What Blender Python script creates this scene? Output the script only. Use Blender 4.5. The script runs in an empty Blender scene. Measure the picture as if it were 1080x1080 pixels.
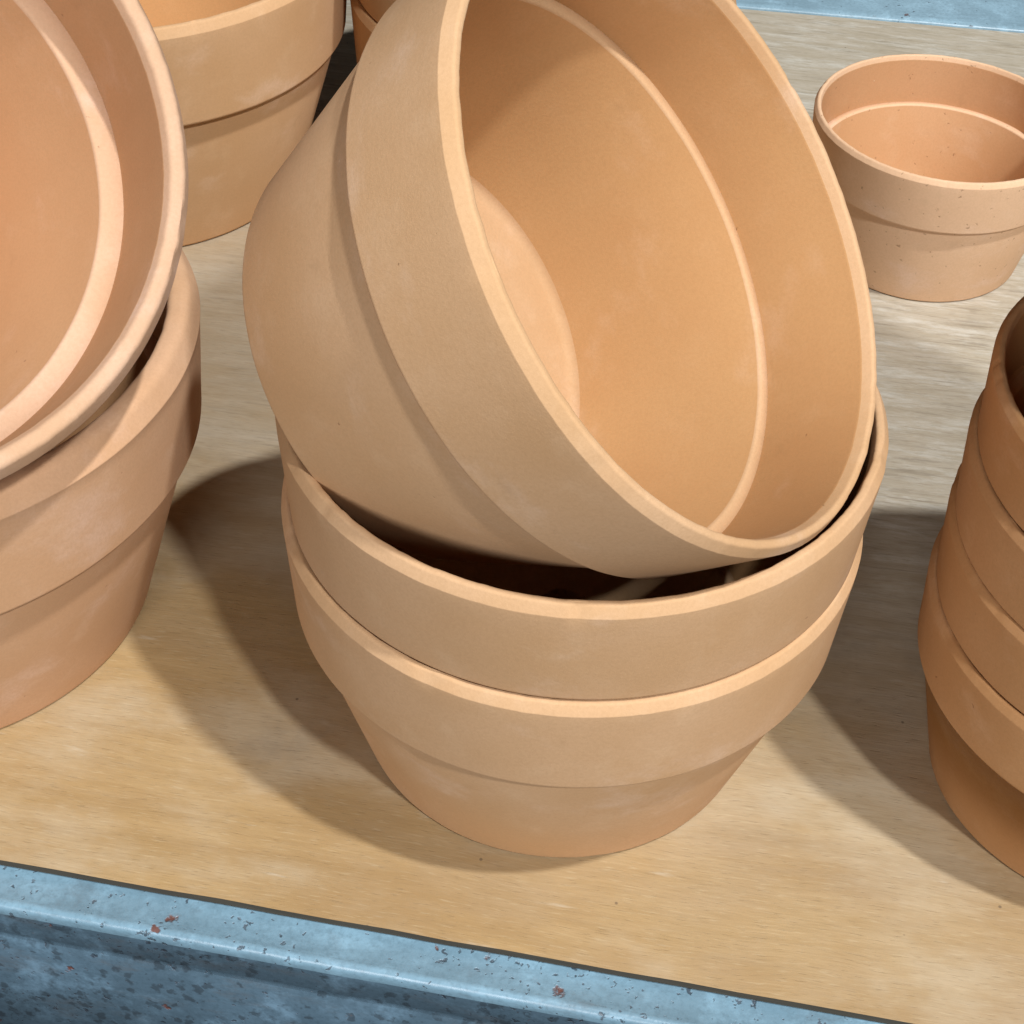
import bpy, bmesh, math, random
from mathutils import Vector, Matrix, noise

# ------------------------------------------------------------------ measured layout (metres, rim radius of the middle pots = 0.1)
F = dict(f=1747.70127, pitch=-42.73913, roll=3.04414, h=0.49221, x1=0.02052, y1=0.42575, dz=0.04278, dx2=-0.00002, dy2=0.00001, H=0.11184, c=0.04249, Rc=0.09726, b=0.07428, p3x=0.04816, p3y=0.41272, p3z=0.22979, p3a=40.34353, p3b=-20.95331, ti=0.00602, ri=0.08841, di=0.04167, rf=0.06554, hf=0.10142, lux=-0.20355, luy=0.41072, luz=0.24589, lua=43.27434, lub=-49.58339, llx=-0.23850, lly=0.47187, kL=1.11617, sx=0.20945, sy=0.76119, sk=0.66645, sH=0.11715, sc=0.04419, sRc=0.09685, sb=0.07959, bx=-0.21983, by=0.80327, bk=1.22557, rx=0.22874, ry=0.40525, rk=0.82360, rz=0.03121, kM=1.22272, b3=0.07360, H3=0.11667)
R = math.radians
PI = math.pi
SC = bpy.context.scene
COL = SC.collection
random.seed(4)

# ------------------------------------------------------------------ node helpers
def new_mat(name):
    m = bpy.data.materials.new(name)
    m.use_nodes = True
    nt = m.node_tree
    nt.nodes.clear()
    out = nt.nodes.new('ShaderNodeOutputMaterial')
    b = nt.nodes.new('ShaderNodeBsdfPrincipled')
    nt.links.new(b.outputs[0], out.inputs[0])
    return m, nt, b

class N:
    """small wrapper so node graphs read as expressions"""
    def __init__(s, nt): s.nt = nt
    def _in(s, sock, v):
        if hasattr(v, 'is_output'): s.nt.links.new(v, sock)
        else: sock.default_value = v
    def node(s, t, **kw):
        n = s.nt.nodes.new(t)
        for k, v in kw.items(): setattr(n, k, v)
        return n
    def coord(s): return s.node('ShaderNodeTexCoord').outputs['Object']
    def mapping(s, vec, loc=(0, 0, 0), rot=(0, 0, 0), scale=(1, 1, 1)):
        n = s.node('ShaderNodeMapping')
        s._in(n.inputs[0], vec)
        n.inputs[1].default_value = loc; n.inputs[2].default_value = rot; n.inputs[3].default_value = scale
        return n.outputs[0]
    def noise(s, vec, scale, detail=4, rough=.55, dist=0):
        n = s.node('ShaderNodeTexNoise')
        s._in(n.inputs['Vector'], vec)
        n.inputs['Scale'].default_value = scale; n.inputs['Detail'].default_value = detail
        n.inputs['Roughness'].default_value = rough; n.inputs['Distortion'].default_value = dist
        return n.outputs['Fac']
    def voro(s, vec, scale, rnd=1):
        n = s.node('ShaderNodeTexVoronoi')
        s._in(n.inputs['Vector'], vec)
        n.inputs['Scale'].default_value = scale; n.inputs['Randomness'].default_value = rnd
        return n.outputs['Distance'], n.outputs['Color']
    def ramp(s, fac, a, b, lo=0., hi=1.):
        n = s.node('ShaderNodeMapRange', interpolation_type='SMOOTHSTEP')
        s._in(n.inputs[0], fac)
        n.inputs[1].default_value = a; n.inputs[2].default_value = b
        n.inputs[3].default_value = lo; n.inputs[4].default_value = hi
        return n.outputs[0]
    def math(s, op, a, b=0.):
        n = s.node('ShaderNodeMath', operation=op)
        s._in(n.inputs[0], a); s._in(n.inputs[1], b)
        return n.outputs[0]
    def mix(s, fac, a, b, mode='MIX'):
        n = s.node('ShaderNodeMix', data_type='RGBA', blend_type=mode)
        s._in(n.inputs[0], fac)
        for i, v in ((6, a), (7, b)):
            if isinstance(v, tuple) and len(v) == 3: v = (*v, 1)
            s._in(n.inputs[i], v)
        return n.outputs[2]
    def sep(s, vec):
        n = s.node('ShaderNodeSeparateXYZ'); s._in(n.inputs[0], vec); return n.outputs
    def comb(s, x, y, z):
        n = s.node('ShaderNodeCombineXYZ')
        for i, v in enumerate((x, y, z)): s._in(n.inputs[i], v)
        return n.outputs[0]
    def bump(s, h, strength, dist):
        n = s.node('ShaderNodeBump')
        n.inputs['Strength'].default_value = strength; n.inputs['Distance'].default_value = dist
        s._in(n.inputs['Height'], h)
        return n.outputs[0]

# ------------------------------------------------------------------ materials
def terracotta(name, base, dark, pale, pits):
    m, nt, b = new_mat(name)
    g = N(nt)
    obi = g.node('ShaderNodeObjectInfo')
    v = g.coord()
    off = g.node('ShaderNodeVectorMath', operation='ADD')
    nt.links.new(v, off.inputs[0])
    sc = g.node('ShaderNodeVectorMath', operation='SCALE')
    nt.links.new(obi.outputs['Location'], sc.inputs[0]); sc.inputs['Scale'].default_value = 7.3
    nt.links.new(sc.outputs[0], off.inputs[1])
    w = off.outputs[0]
    x, y, z = g.sep(v)
    big = g.noise(w, 14, 3, .5)
    mid = g.noise(w, 55, 4, .6)
    fine = g.noise(w, 900, 3, .65)
    grain = g.noise(w, 2600, 2, .7)
    # faint rings left by the wheel run round the axis
    rings = g.noise(g.comb(g.math('MULTIPLY', g.noise(w, 9, 2), .02), 0., g.math('MULTIPLY', z, 1.)), 420, 3, .6)
    c = g.mix(g.ramp(big, .3, .7), dark, base)
    c = g.mix(g.ramp(mid, .5, .78, 0, .38), c, pale)
    bloom = g.noise(g.mapping(w, loc=(3, 8, 5), scale=(1, 1, 1.6)), 21, 5, .62)
    c = g.mix(g.ramp(bloom, .55, .74, 0, .42), c, tuple(min(1, q * s) for q, s in zip(pale, (1.10, 1.18, 1.42))))
    soil = g.noise(g.mapping(w, loc=(1, 2, 9)), 30, 5, .7)
    c = g.mix(g.ramp(soil, .60, .78, 0, .30), c, tuple(q * .62 for q in dark))
    c = g.mix(g.math('MULTIPLY', g.ramp(fine, .35, .7), .26), c, tuple(q * .82 for q in dark))
    c = g.mix(g.math('MULTIPLY', g.ramp(rings, .45, .7), .05), c, dark)
    c = g.mix(g.math('MULTIPLY', g.ramp(grain, .55, .75), .30), c, pale)
    wd = g.node('ShaderNodeVectorMath', operation='ADD')
    wn = g.node('ShaderNodeTexNoise'); wn.inputs['Scale'].default_value = 420
    nt.links.new(w, wn.inputs['Vector'])
    ws = g.node('ShaderNodeVectorMath', operation='SCALE'); ws.inputs['Scale'].default_value = .004
    nt.links.new(wn.outputs['Color'], ws.inputs[0]); nt.links.new(w, wd.inputs[0]); nt.links.new(ws.outputs[0], wd.inputs[1])
    d, vc = g.voro(wd.outputs[0], 260)
    pit = g.math('MULTIPLY', g.ramp(g.noise(w, 26, 4, .6), .32, .68), pits)
    spot = g.math('MULTIPLY', g.ramp(d, .06, .20, 1, 0), g.math('LESS_THAN', g.sep(vc)[0], pit))
    c = g.mix(g.math('MULTIPLY', spot, .5), c, (.20, .09, .04))
    d2, vc2 = g.voro(w, 130)
    fleck = g.math('MULTIPLY', g.ramp(d2, .03, .08, 1, 0), g.ramp(g.sep(vc2)[1], .975, .98))
    c = g.mix(g.math('MULTIPLY', fleck, .45), c, (.72, .54, .34))
    tint = g.mix(1., c, obi.outputs['Color'], 'MULTIPLY')
    nt.links.new(tint, b.inputs['Base Color'])
    b.inputs['Roughness'].default_value = .88
    b.inputs['Specular IOR Level'].default_value = .18
    h = g.math('ADD', g.math('MULTIPLY', fine, .5), g.math('MULTIPLY', rings, .22))
    h = g.math('ADD', h, g.math('MULTIPLY', grain, .35))
    h = g.math('SUBTRACT', h, g.math('MULTIPLY', spot, 1.2))
    h = g.math('ADD', h, g.math('MULTIPLY', fleck, 1.))
    nt.links.new(g.bump(h, .3, .0004), b.inputs['Normal'])
    return m

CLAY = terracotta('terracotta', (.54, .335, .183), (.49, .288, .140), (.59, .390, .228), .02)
CLAY_IN_BOUNCE = terracotta('terracotta inside bounce', (.48, .265, .112), (.45, .235, .095), (.51, .295, .140), .02)  # inner walls: orange of light bouncing inside the pot, put into the clay colour
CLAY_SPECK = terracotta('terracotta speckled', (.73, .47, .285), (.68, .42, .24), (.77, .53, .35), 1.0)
CLAY_SPECK_IN_BOUNCE = terracotta('terracotta speckled inside bounce', (.58, .325, .165), (.54, .285, .13), (.60, .36, .19), .55)  # same bounced-light orange in the colour of the speckled pot's inner walls

def plywood():
    m, nt, b = new_mat('weathered plywood')
    g = N(nt)
    v = g.mapping(g.coord(), rot=(0, 0, R(7.5)))
    x, y, z = g.sep(v)
    warp = g.math('MULTIPLY', g.noise(v, 5, 3), .018)
    yw = g.math('ADD', y, warp)
    def streak(sx, sy, off, det=4, rough=.65):
        return g.noise(g.comb(g.math('MULTIPLY', x, sx), g.math('MULTIPLY', yw, sy), off), 1., det, rough)
    grain = streak(16, 150, 0., 6, .72)
    fibre = streak(90, 1300, 3., 3, .6)
    pore = streak(150, 1500, 9., 2, .5)
    pale = streak(130, 1250, 17., 2, .5)
    blotch = g.noise(g.mapping(v, scale=(1., 1.7, 1.)), 6, 5, .62)
    # the face veneer is bleached grey towards the back of the bench, still honey-coloured in front
    wear = g.math('ADD', y, g.math('MULTIPLY', g.math('SUBTRACT', blotch, .5), .6))
    wear = g.math('ADD', wear, g.math('MULTIPLY', x, .45))
    wear = g.ramp(wear, .26, .72)
    honey = g.mix(g.ramp(grain, .3, .7), (.325, .207, .087), (.380, .250, .112))
    grey = g.mix(g.ramp(grain, .3, .72), (.40, .335, .24), (.48, .415, .32))
    tone = g.noise(g.mapping(v, loc=(1.3, 8.1, 0), scale=(1, 2.2, 1)), 8, 4, .6)
    honey = g.mix(g.ramp(tone, .38, .68, 0, .75), honey, (.285, .175, .075))
    rub = g.noise(g.mapping(v, loc=(4.7, 3.3, 0), scale=(1, 1.5, 1)), 13, 5, .6)
    honey = g.mix(g.ramp(rub, .46, .70, 0, .48), honey, (.46, .375, .255))
    long_ = streak(3.5, 60, 41., 5, .7)
    honey = g.mix(g.ramp(long_, .50, .72, 0, .38), honey, (.25, .15, .06))
    c = g.mix(wear, honey, grey)
    c = g.mix(g.ramp(fibre, .40, .75, 0, .22), c, (.24, .155, .07))
    c = g.mix(g.ramp(pore, .56, .72, 0, .26), c, (.17, .11, .05))
    c = g.mix(g.ramp(pale, .56, .74, 0, .20), c, (.54, .44, .28))
    # old wood further back: washed-out and brownish bands along the grain
    wp = g.noise(g.mapping(v, loc=(7.1, 4.7, 0), scale=(1, 4.5, 1)), 24, 9, .76)
    c = g.mix(g.math('MULTIPLY', g.ramp(wp, .47, .66, 0, .75), g.ramp(wear, .55, 1., .04, .8)), c, (.62, .585, .50))
    bw = g.noise(g.mapping(v, loc=(2.1, 9.7, 0), scale=(1, 7., 1)), 18, 9, .76)
    c = g.mix(g.math('MULTIPLY', g.ramp(bw, .54, .70, 0, .60), g.ramp(wear, .3, 1., .1, 1.)), c, (.27, .215, .14))
    crack = streak(26, 330, 31., 5, .75)
    c = g.mix(g.math('MULTIPLY', g.ramp(crack, .50, .70, 0, .62), g.ramp(wear, .25, .9, .12, 1.)), c, (.20, .16, .11))
    # scuffs and damp stains
    st = g.noise(g.mapping(v, loc=(3.1, 1.7, 0)), 15, 5, .65)
    c = g.mix(g.ramp(st, .58, .76, 0, .42), c, (.19, .155, .115))
    sc = g.noise(g.mapping(v, loc=(5.3, 6.7, 0), rot=(0, 0, .5), scale=(1, 6, 1)), 24, 4, .6)
    c = g.mix(g.ramp(sc, .64, .74, 0, .35), c, (.52, .46, .36))
    d, vc = g.voro(v, 120)
    sp = g.math('MULTIPLY', g.ramp(d, .04, .10, 1, 0), g.ramp(g.sep(vc)[0], .93, .94))
    c = g.mix(g.math('MULTIPLY', sp, .6), c, (.07, .05, .035))
    nt.links.new(c, b.inputs['Base Color'])
    b.inputs['Roughness'].default_value = .6
    b.inputs['Specular IOR Level'].default_value = .3
    h = g.math('ADD', g.math('MULTIPLY', grain, .4), g.math('MULTIPLY', fibre, .4))
    h = g.math('SUBTRACT', h, g.math('MULTIPLY', g.ramp(pore, .62, .72), .4))
    nt.links.new(g.bump(h, .35, .0005), b.inputs['Normal'])
    return m

def ply_edge():
    m, nt, b = new_mat('plywood edge')
    g = N(nt)
    v = g.coord()
    n1 = g.noise(g.mapping(v, scale=(30, 30, 900)), 1, 3)
    c = g.mix(n1, (.035, .03, .02), (.085, .065, .04))
    nt.links.new(c, b.inputs['Base Color'])
    b.inputs['Roughness'].default_value = .9
    return m

def blue_steel(name, top, dirt_amt, blots, dense, few=1.):
    m, nt, b = new_mat(name)
    g = N(nt)
    v = g.coord()
    big = g.noise(v, 16, 5, .65)
    mid = g.noise(v, 90, 5, .65)
    fine = g.noise(v, 520, 3, .65)
    brush = g.noise(g.mapping(v, rot=(0, 0, R(8)), scale=(12, 260, 260)), 1., 4, .6)
    c = g.mix(g.ramp(big, .3, .7), tuple(q * .72 for q in top), top)
    c = g.mix(g.ramp(mid, .48, .75, 0, .5), c, tuple(min(1, q * 1.35) for q in top))
    c = g.mix(g.ramp(fine, .42, .75, 0, .45), c, tuple(q * .5 for q in top))
    c = g.mix(g.ramp(brush, .5, .75, 0, .5), c, tuple(q * .6 for q in top))
    # grime rubbed into the coat
    gr = g.noise(g.mapping(v, loc=(2, 5, 1), scale=(1, 1.5, 3)), 30, 6, .72)
    c = g.mix(g.ramp(gr, .50, .74, 0, dirt_amt), c, (.085, .085, .085))
    # chips through to dark primer, gathered in patches
    dist = g.node('ShaderNodeVectorMath', operation='ADD')
    nz = g.node('ShaderNodeTexNoise'); nz.inputs['Scale'].default_value = 330; nz.inputs['Detail'].default_value = 4
    nt.links.new(v, nz.inputs['Vector'])
    s = g.node('ShaderNodeVectorMath', operation='SCALE'); s.inputs['Scale'].default_value = .0065
    nt.links.new(nz.outputs['Color'], s.inputs[0])
    nt.links.new(v, dist.inputs[0]); nt.links.new(s.outputs[0], dist.inputs[1])
    patch = g.noise(g.mapping(v, loc=(9, 2, 4)), 17, 4, .65)
    def chips(scale, r, th, ch):
        d, vc = g.voro(dist.outputs[0], scale)
        return g.math('MULTIPLY', g.ramp(d, r * .9, r * 1.7, 1, 0), g.math('LESS_THAN', g.sep(vc)[ch], th))
    small = chips(430, .20, g.ramp(patch, .38, .66, .02 * few, .48 * few), 0)
    chip = chips(290, .21, g.ramp(patch, .44, .68, .0, dense), 1)
    rust = chips(150, .25, g.ramp(patch, .46, .66, .004 * few, .20 * few), 2)
    c = g.mix(g.math('MULTIPLY', small, .7), c, (.05, .05, .06))
    c = g.mix(g.math('MULTIPLY', chip, .75), c, (.028, .028, .036))
    if blots:
        bl = chips(200, .30, g.ramp(patch, .35, .62, .35, .85), 0)
        c = g.mix(g.math('MULTIPLY', bl, .6), c, (.025, .033, .04))
        haze_ = g.noise(g.mapping(v, loc=(4, 4, 4)), 40, 5, .7)
        c = g.mix(g.ramp(haze_, .52, .72, 0, .6), c, tuple(q * 2. for q in top))
    c = g.mix(g.math('MULTIPLY', rust, .92), c, (.12, .040, .024))
    rm = g.noise(g.mapping(v, loc=(6, 1, 7)), 60, 5, .7)
    c = g.mix(g.ramp(rm, .66, .76, 0, .55), c, (.19, .095, .055))
    nt.links.new(c, b.inputs['Base Color'])
    rgh = g.math('ADD', g.math('MULTIPLY', mid, .30), .20)
    nt.links.new(rgh, b.inputs['Roughness'])
    h = g.math('SUBTRACT', g.math('MULTIPLY', mid, .6), g.math('ADD', chip, rust))
    h = g.math('SUBTRACT', h, g.math('MULTIPLY', small, .5))
    nt.links.new(g.bump(h, .5, .0010), b.inputs['Normal'])
    return m

PLY, EDGE = plywood(), ply_edge()
STEEL = blue_steel('pale blue painted steel', (.185, .305, .375), .45, False, .55)
STEEL_BACK = blue_steel('cleaner pale blue painted steel', (.29, .43, .50), .12, False, .04, .12)
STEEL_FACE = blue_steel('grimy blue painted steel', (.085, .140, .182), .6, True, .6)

# ------------------------------------------------------------------ object helpers
def link(name, bm, mats, parent=None, smooth=True):
    me = bpy.data.meshes.new(name)
    bmesh.ops.recalc_face_normals(bm, faces=bm.faces)
    bm.to_mesh(me); bm.free()
    for m in (mats if isinstance(mats, (list, tuple)) else [mats]): me.materials.append(m)
    if smooth:
        for f in me.polygons: f.use_smooth = True
    o = bpy.data.objects.new(name, me)
    COL.objects.link(o)
    if parent: o.parent = parent
    return o

def fillet(pts, seg=5):
    """closed (r, z, corner radius) polygon -> rounded polygon"""
    out = []
    n = len(pts)
    for i, q in enumerate(pts):
        p = Vector(q[:2]); r = q[2] if len(q) > 2 else 0
        a = Vector(pts[i - 1][:2]); b = Vector(pts[(i + 1) % n][:2])
        if r <= 0: out.append(p); continue
        da, db = (a - p), (b - p)
        la, lb = da.length, db.length
        da.normalize(); db.normalize()
        ang = da.angle(db)
        t = min(r / math.tan(ang / 2), la * .48, lb * .48)
        A, B = p + da * t, p + db * t
        for k in range(seg + 1):
            u = k / seg
            out.append(A * (1 - u) ** 2 + p * 2 * u * (1 - u) + B * u * u)
    return out

def lathe(poly, k, seed, wob, lip_z=None, seg=336, inside=None):
    bm = bmesh.new()
    rn = random.Random(int(seed * 100))
    nicks = [(rn.uniform(0, 2 * PI), rn.uniform(.012, .035), rn.uniform(.0002, .0007)) for _ in range(11)] if lip_z is not None else []
    rows = []
    for j in range(seg):
        a = 2 * PI * j / seg
        ca, sa = math.cos(a), math.sin(a)
        row = []
        for q in poly:
            r, z = q.x, q.y
            # hand-finished clay: never a perfect circle
            dr = wob * (noise.noise((ca * 1.3 + seed, sa * 1.3, z * 14)) + .4 * noise.noise((ca * 7 + seed, sa * 7, z * 60)))
            dz = 0
            if lip_z is not None and z > lip_z:
                f = min(1, (z - lip_z) / .004)
                nn = noise.noise((ca * 26 + seed, sa * 26, 3)) + .7 * noise.noise((ca * 75 + seed, sa * 75, 8))
                dr += f * .00018 * nn
                for na, nw, nd in nicks:
                    da = (a - na + PI) % (2 * PI) - PI
                    if abs(da) < 3 * nw and r > .097:
                        e = math.exp(-(da / nw) ** 2) * (1 + .5 * noise.noise((da * 160, na, 1)))
                        dr -= f * nd * e; dz -= f * nd * .6 * e
                dz += f * .00022 * noise.noise((ca * 17 + seed, sa * 17, 5))
            row.append(bm.verts.new(((r + dr) * ca * k, (r + dr) * sa * k, (z + dz) * k)))
        rows.append(row)
    n = len(poly)
    for j in range(seg):
        A, B = rows[j], rows[(j + 1) % seg]
        for i in range(n):
            f = bm.faces.new((A[i], A[(i + 1) % n], B[(i + 1) % n], B[i]))
            if inside and inside(poly[i], poly[(i + 1) % n]): f.material_index = 1
    return bm

POTS = 'terracotta flower pots on the plywood'
seedn = [0]
def flower_pot(label, base, normal=(0, 0, 1), k=1., H=None, c=None, Rc=None, b=None, tint=(1, 1, 1), mat=None, spin=0., lip=.0014, th=.0056, led=.0050, fl=.0088):
    H = H or F['H']; c = c or F['c']; Rc = Rc or F['Rc']; b = b or F['b']; mat = mat or CLAY
    Rt = .1
    seedn[0] += 1
    sd = seedn[0] * 3.71
    root = bpy.data.objects.new('flower_pot', None)
    root.empty_display_size = .03
    COL.objects.link(root)
    root.location = base
    q = Vector((0, 0, 1)).rotation_difference(Vector(normal))
    root.rotation_mode = 'QUATERNION'
    root.rotation_quaternion = q @ Matrix.Rotation(spin, 3, 'Z').to_quaternion()
    root['label'] = label; root['category'] = 'flower pot'; root['group'] = POTS
    bt = Rc - .0025                      # outer radius of the body under the collar
    lz = H - .0400                       # the body's top is the ledge inside, the rim stands on its outer half
    body = fillet([(.010, 0, .001), (b, 0, .0022), (bt, H - c + .0006), (bt, lz), (Rt - th - .0014 - led, lz, .0016),
                   (.0635 + fl * .12, fl + .0006, .0045), (.010, fl, .001)], 8)
    ti = th                              # thickness of the rim at the lip
    rim = fillet([(bt - .004, H - c + .0004), (bt - .001, H - c), (Rc, H - c, .0022), (Rt - .0005, H - .0110), (Rt - .0002, H - .0075), (Rt, H - .0040 - (ti - .006) * .7, lip * (.5 if th < .009 else 1.6)), (Rt - .0022 - (ti - .006) * .3, H, lip), (Rt - ti + .0012, H, lip),
                  (Rt - ti, H - .004, .003), (Rt - ti - .0014, lz, .0006), (Rt - ti - .0010, lz - .0012)], 7)
    mats = [mat, CLAY_SPECK_IN_BOUNCE if mat is CLAY_SPECK else CLAY_IN_BOUNCE]
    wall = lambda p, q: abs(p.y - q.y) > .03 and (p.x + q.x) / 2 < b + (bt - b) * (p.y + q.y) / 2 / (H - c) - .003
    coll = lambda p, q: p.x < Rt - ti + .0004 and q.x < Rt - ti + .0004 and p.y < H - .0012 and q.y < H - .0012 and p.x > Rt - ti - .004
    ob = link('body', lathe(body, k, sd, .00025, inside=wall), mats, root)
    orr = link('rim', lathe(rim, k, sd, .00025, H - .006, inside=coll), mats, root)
    for o in (ob, orr): o.color = (*tint, 1)
    return root

def ax(el, az):
    return Vector((math.cos(R(el)) * math.cos(R(az)), math.cos(R(el)) * math.sin(R(az)), math.sin(R(el))))

# ------------------------------------------------------------------ the pots
x1, y1 = F['x1'], F['y1']
flower_pot('pale terracotta pot standing on the plywood at the bottom of the middle stack', (x1, y1, 0.0003), tint=(1, 1, 1), spin=.4)
flower_pot('pale terracotta pot nested upright between bottom pot and tilted pot of the middle stack', (x1 + .0005, y1, F['dz'] + .0004), tint=(.97, .97, .97), spin=2.1)
n3 = ax(F['p3a'], F['p3b'])
base3 = Vector((F['p3x'], F['p3y'], F['p3z'])) - n3 * F['H3']
flower_pot('tilted terracotta pot on top of the middle stack, its wide mouth open towards the right', base3, n3, H=F['H3'], b=F['b3'], fl=.0115, led=.0040, spin=1.0)
kL = F['kL']
flower_pot('upright pinkish terracotta pot on the plywood at left, another pot leaning in its mouth',
           (F['llx'], F['lly'], .0003), k=F['kM'], tint=(1.06, 1.02, 1.08), spin=3.3, lip=.0045, th=.0100)
n4 = ax(F['lua'], F['lub'])
flower_pot('pinkish terracotta pot leaning in the lower left pot, its inside facing the viewer',
           Vector((F['lux'], F['luy'], F['luz'])) - n4 * F['H'] * kL, n4, k=kL, tint=(1.02, 1.05, 1.24), spin=.2, lip=.0022, th=.0078, led=.0068, fl=.0070)
flower_pot('single upright terracotta pot behind the leaning left pot, cut off by the top edge',
           (F['bx'], F['by'], .0003), k=F['bk'], tint=(1.24, 1.22, 1.20), spin=4.2)
flower_pot('small speckled terracotta pot standing alone and empty at the back right',
           (F['sx'], F['sy'], .0003), k=F['sk'], H=F['sH'], c=F['sc'], Rc=F['sRc'], b=F['sb'], mat=CLAY_SPECK, spin=5., lip=.0020)
kr = F['rk']
cr = F['rz'] / kr - .0004
Hr = F['H'] - F['c'] + cr
RL = ['brown terracotta pot standing on the plywood at the bottom of the right stack',
      'brown terracotta pot second from the bottom of the right stack',
      'brown terracotta pot third from the bottom of the right stack, under its top upright pot',
      'topmost upright brown pot of the right stack, its dark mouth cut by the picture edge']
BROWN = (.88, .76, .62)
for i in range(4):
    flower_pot(RL[i], (F['rx'] + .0004 * (i % 2), F['ry'], .0003 + i * F['rz']), k=kr, H=Hr, c=cr, Rc=.0978, b=.0782, tint=BROWN, spin=i * 1.7, lip=.0026, th=.0052)
# the right stack carries a tilted pot like the middle one, just past the picture edge: it shades the stack
turn = Matrix.Rotation(R(4), 3, 'Z')
rel = Vector((F['p3x'], F['p3y'], F['p3z'])) - n3 * F['H'] - Vector((x1, y1, F['dz'] + F['H']))
flower_pot('brown terracotta pot tilted on top of the right stack, just past the picture edge',
           Vector((F['rx'] + .0095, F['ry'], 3 * F['rz'] + Hr * kr + .0030)) + turn @ (rel * kr), turn @ n3, k=kr, tint=BROWN, spin=.5)
bs = (.002, .813)
BL = ['brown terracotta pot behind the tilted middle pot at the top edge, lowest of its stack',
      'brown terracotta pot nested just above the lowest pot of the stack behind the tilted pot',
      'terracotta pot highest in the mostly hidden stack behind the tilted middle pot']
for i in range(3):
    flower_pot(BL[i], (*bs, .0003 + i * (F['dz'] + .0002)), tint=(.97, .92, .86), spin=.9 + i)

# ------------------------------------------------------------------ the bench: plywood on a painted steel frame
bench = bpy.data.objects.new('display_bench', None)
COL.objects.link(bench)
bench.location = (0, .3, 0)
bench['label'] = 'weathered plywood bench top in a pale blue painted steel frame with chipped edges'
bench['category'] = 'bench'
def local(o): o.location = -bench.location
FA = Vector((-.173, .3385, 0)); FD = (Vector((.135, .2945, 0)) - FA).normalized()      # front edge of the board
BA = Vector((.133, 1.0325, 0)); BD = (Vector((.317, 1.019, 0)) - BA).normalized()      # back edge
FN = Vector((FD.y, -FD.x, 0)); BN = Vector((-BD.y, BD.x, 0))                          # outward directions
def fpt(s, out, z): return FA + FD * s + FN * out + Vector((0, 0, z))
def bpt(s, out, z): return BA + BD * s + BN * out + Vector((0, 0, z))

S0, S1, TH = -1.3, 1.5, .0040
bm = bmesh.new()
NS = 140
rng = random.Random(2)
top_f, bot_f = [], []
for i in range(NS + 1):
    s = S0 + (S1 - S0) * i / NS
    j = .0004 * noise.noise((s * 40, 1, 2)) + .0003 * noise.noise((s * 170, 4, 2))
    top_f.append(bm.verts.new(fpt(s, j, 0))); bot_f.append(bm.verts.new(fpt(s, j * .5 - .0006, -TH)))
tb = [bm.verts.new(bpt(s, 0, 0)) for s in (S0 - .3, S1)]
bb = [bm.verts.new(bpt(s, 0, -TH)) for s in (S0 - .3, S1)]
f = bm.faces.new(top_f + [tb[1], tb[0]]); f.material_index = 0
f = bm.faces.new(bot_f + [bb[1], bb[0]]); f.material_index = 1
for i in range(NS):
    f = bm.faces.new((top_f[i], bot_f[i], bot_f[i + 1], top_f[i + 1])); f.material_index = 1
for a, b_, c_, d_ in ((top_f[-1], bot_f[-1], bb[1], tb[1]), (tb[1], bb[1], bb[0], tb[0]), (tb[0], bb[0], bot_f[0], top_f[0])):
    f = bm.faces.new((a, b_, c_, d_)); f.material_index = 1
local(link('plywood_top', bm, [PLY, EDGE], bench, smooth=False))

def rail(name, fn, prof, mats, face_from):
    bm = bmesh.new()
    rows = []
    M = 200
    for i in range(M + 1):
        s = S0 - .2 + (S1 - S0 + .3) * i / M
        w = .0005 * noise.noise((s * 6, 3, 1)) + .0002 * noise.noise((s * 45, 8, 1))
        rows.append([bm.verts.new(fn(s, o + w, z + w * .6)) for o, z in prof])
    for i in range(M):
        for j in range(len(prof) - 1):
            f = bm.faces.new((rows[i][j], rows[i][j + 1], rows[i + 1][j + 1], rows[i + 1][j]))
            f.material_index = 1 if j >= face_from else 0
            f.smooth = True
    bmesh.ops.recalc_face_normals(bm, faces=bm.faces)
    me = bpy.data.meshes.new(name); bm.to_mesh(me); bm.free()
    for m in mats: me.materials.append(m)
    o = bpy.data.objects.new(name, me); COL.objects.link(o); o.parent = bench
    local(o)
    return o
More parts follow.
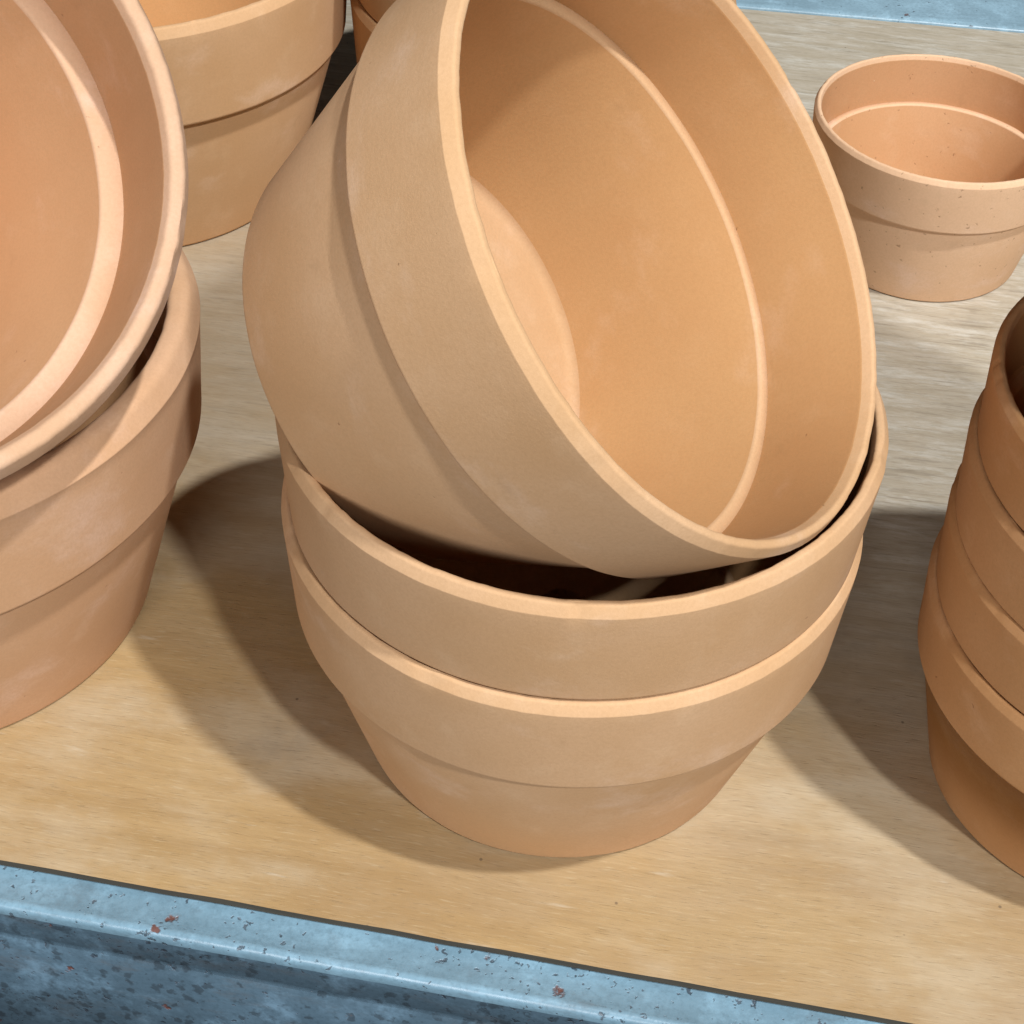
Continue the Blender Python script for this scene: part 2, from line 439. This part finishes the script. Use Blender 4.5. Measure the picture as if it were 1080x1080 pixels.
# front: flange under the board, rolled edge with a small raised bead, vertical face with a pressed groove
zf = -TH - .0006
WF = .0145
prof = [(-.05, zf), (-.006, zf), (.004, zf), (WF - .0035, zf + .0002), (WF - .0022, zf + .0009), (WF - .0008, zf + .0010),
        (WF + .0006, zf + .0002), (WF + .0012, zf - .0016), (WF + .0012, zf - .0040), (WF + .0010, zf - .016),
        (WF + .0002, zf - .0175), (WF + .0003, zf - .0190), (WF + .0012, zf - .0205), (WF + .0018, zf - .05), (WF + .0018, zf - .085),
        (WF - .001, zf - .087), (WF - .03, zf - .087)]
rail('front_rail', fpt, prof, [STEEL, STEEL_FACE], 8)
zb = .0016
prof = [(.0004, -.03), (.0004, zb - .001), (.0012, zb), (.006, zb + .0006), (.06, zb + .0006), (.12, zb), (.122, zb - .002), (.122, -.06)]
rail('back_rail', bpt, prof, [STEEL_BACK, STEEL_FACE], 6)

# ------------------------------------------------------------------ lamps of the shop, and an added fill
def lamp(name, el, az, D, power, size, col, target=(.05, .45, .08)):
    L = bpy.data.lights.new(name, 'AREA')
    L.shape = 'DISK'; L.size = size; L.energy = power; L.color = col
    o = bpy.data.objects.new(name, L); COL.objects.link(o)
    t = Vector(target)
    o.location = t + ax(el, az) * D
    o.rotation_euler = (t - o.location).to_track_quat('-Z', 'Y').to_euler()
    return o
lamp('key_lamp', 68, -39, 4.0, 164, .13, (.91, .95, 1.))
lamp('front_lamp', 49, -62, 3.6, 92, .18, (.91, .95, 1.))
lamp('added_fill', 20, -106, 3.0, 56, 1.2, (.94, .95, 1.))  # soft fill added low in front to brighten the pot fronts
W = bpy.data.worlds.new('World'); SC.world = W; W.use_nodes = True
bg = W.node_tree.nodes['Background']
bg.inputs[0].default_value = (.95, .97, 1., 1); bg.inputs[1].default_value = .035

# ------------------------------------------------------------------ camera
cam = bpy.data.cameras.new('Camera')
co = bpy.data.objects.new('Camera', cam); COL.objects.link(co)
SC.camera = co
a, r = R(F['pitch']), R(F['roll'])
fw = Vector((0, math.cos(a), math.sin(a))); rt = Vector((1, 0, 0)); up = rt.cross(fw)
r2 = math.cos(r) * rt + math.sin(r) * up; u2 = -math.sin(r) * rt + math.cos(r) * up
M = Matrix((r2, u2, -fw)).transposed().to_4x4()
M.translation = (0, 0, F['h'])
co.matrix_world = M
cam.sensor_width = 36; cam.lens = 36 * F['f'] / 1080
cam.clip_start = .01; cam.clip_end = 50

SC.render.engine = 'CYCLES'
SC.view_settings.view_transform = 'Standard'
SC.view_settings.look = 'None'
SC.view_settings.exposure = 0; SC.view_settings.gamma = 1
SC.cycles.max_bounces = 10; SC.cycles.diffuse_bounces = 6
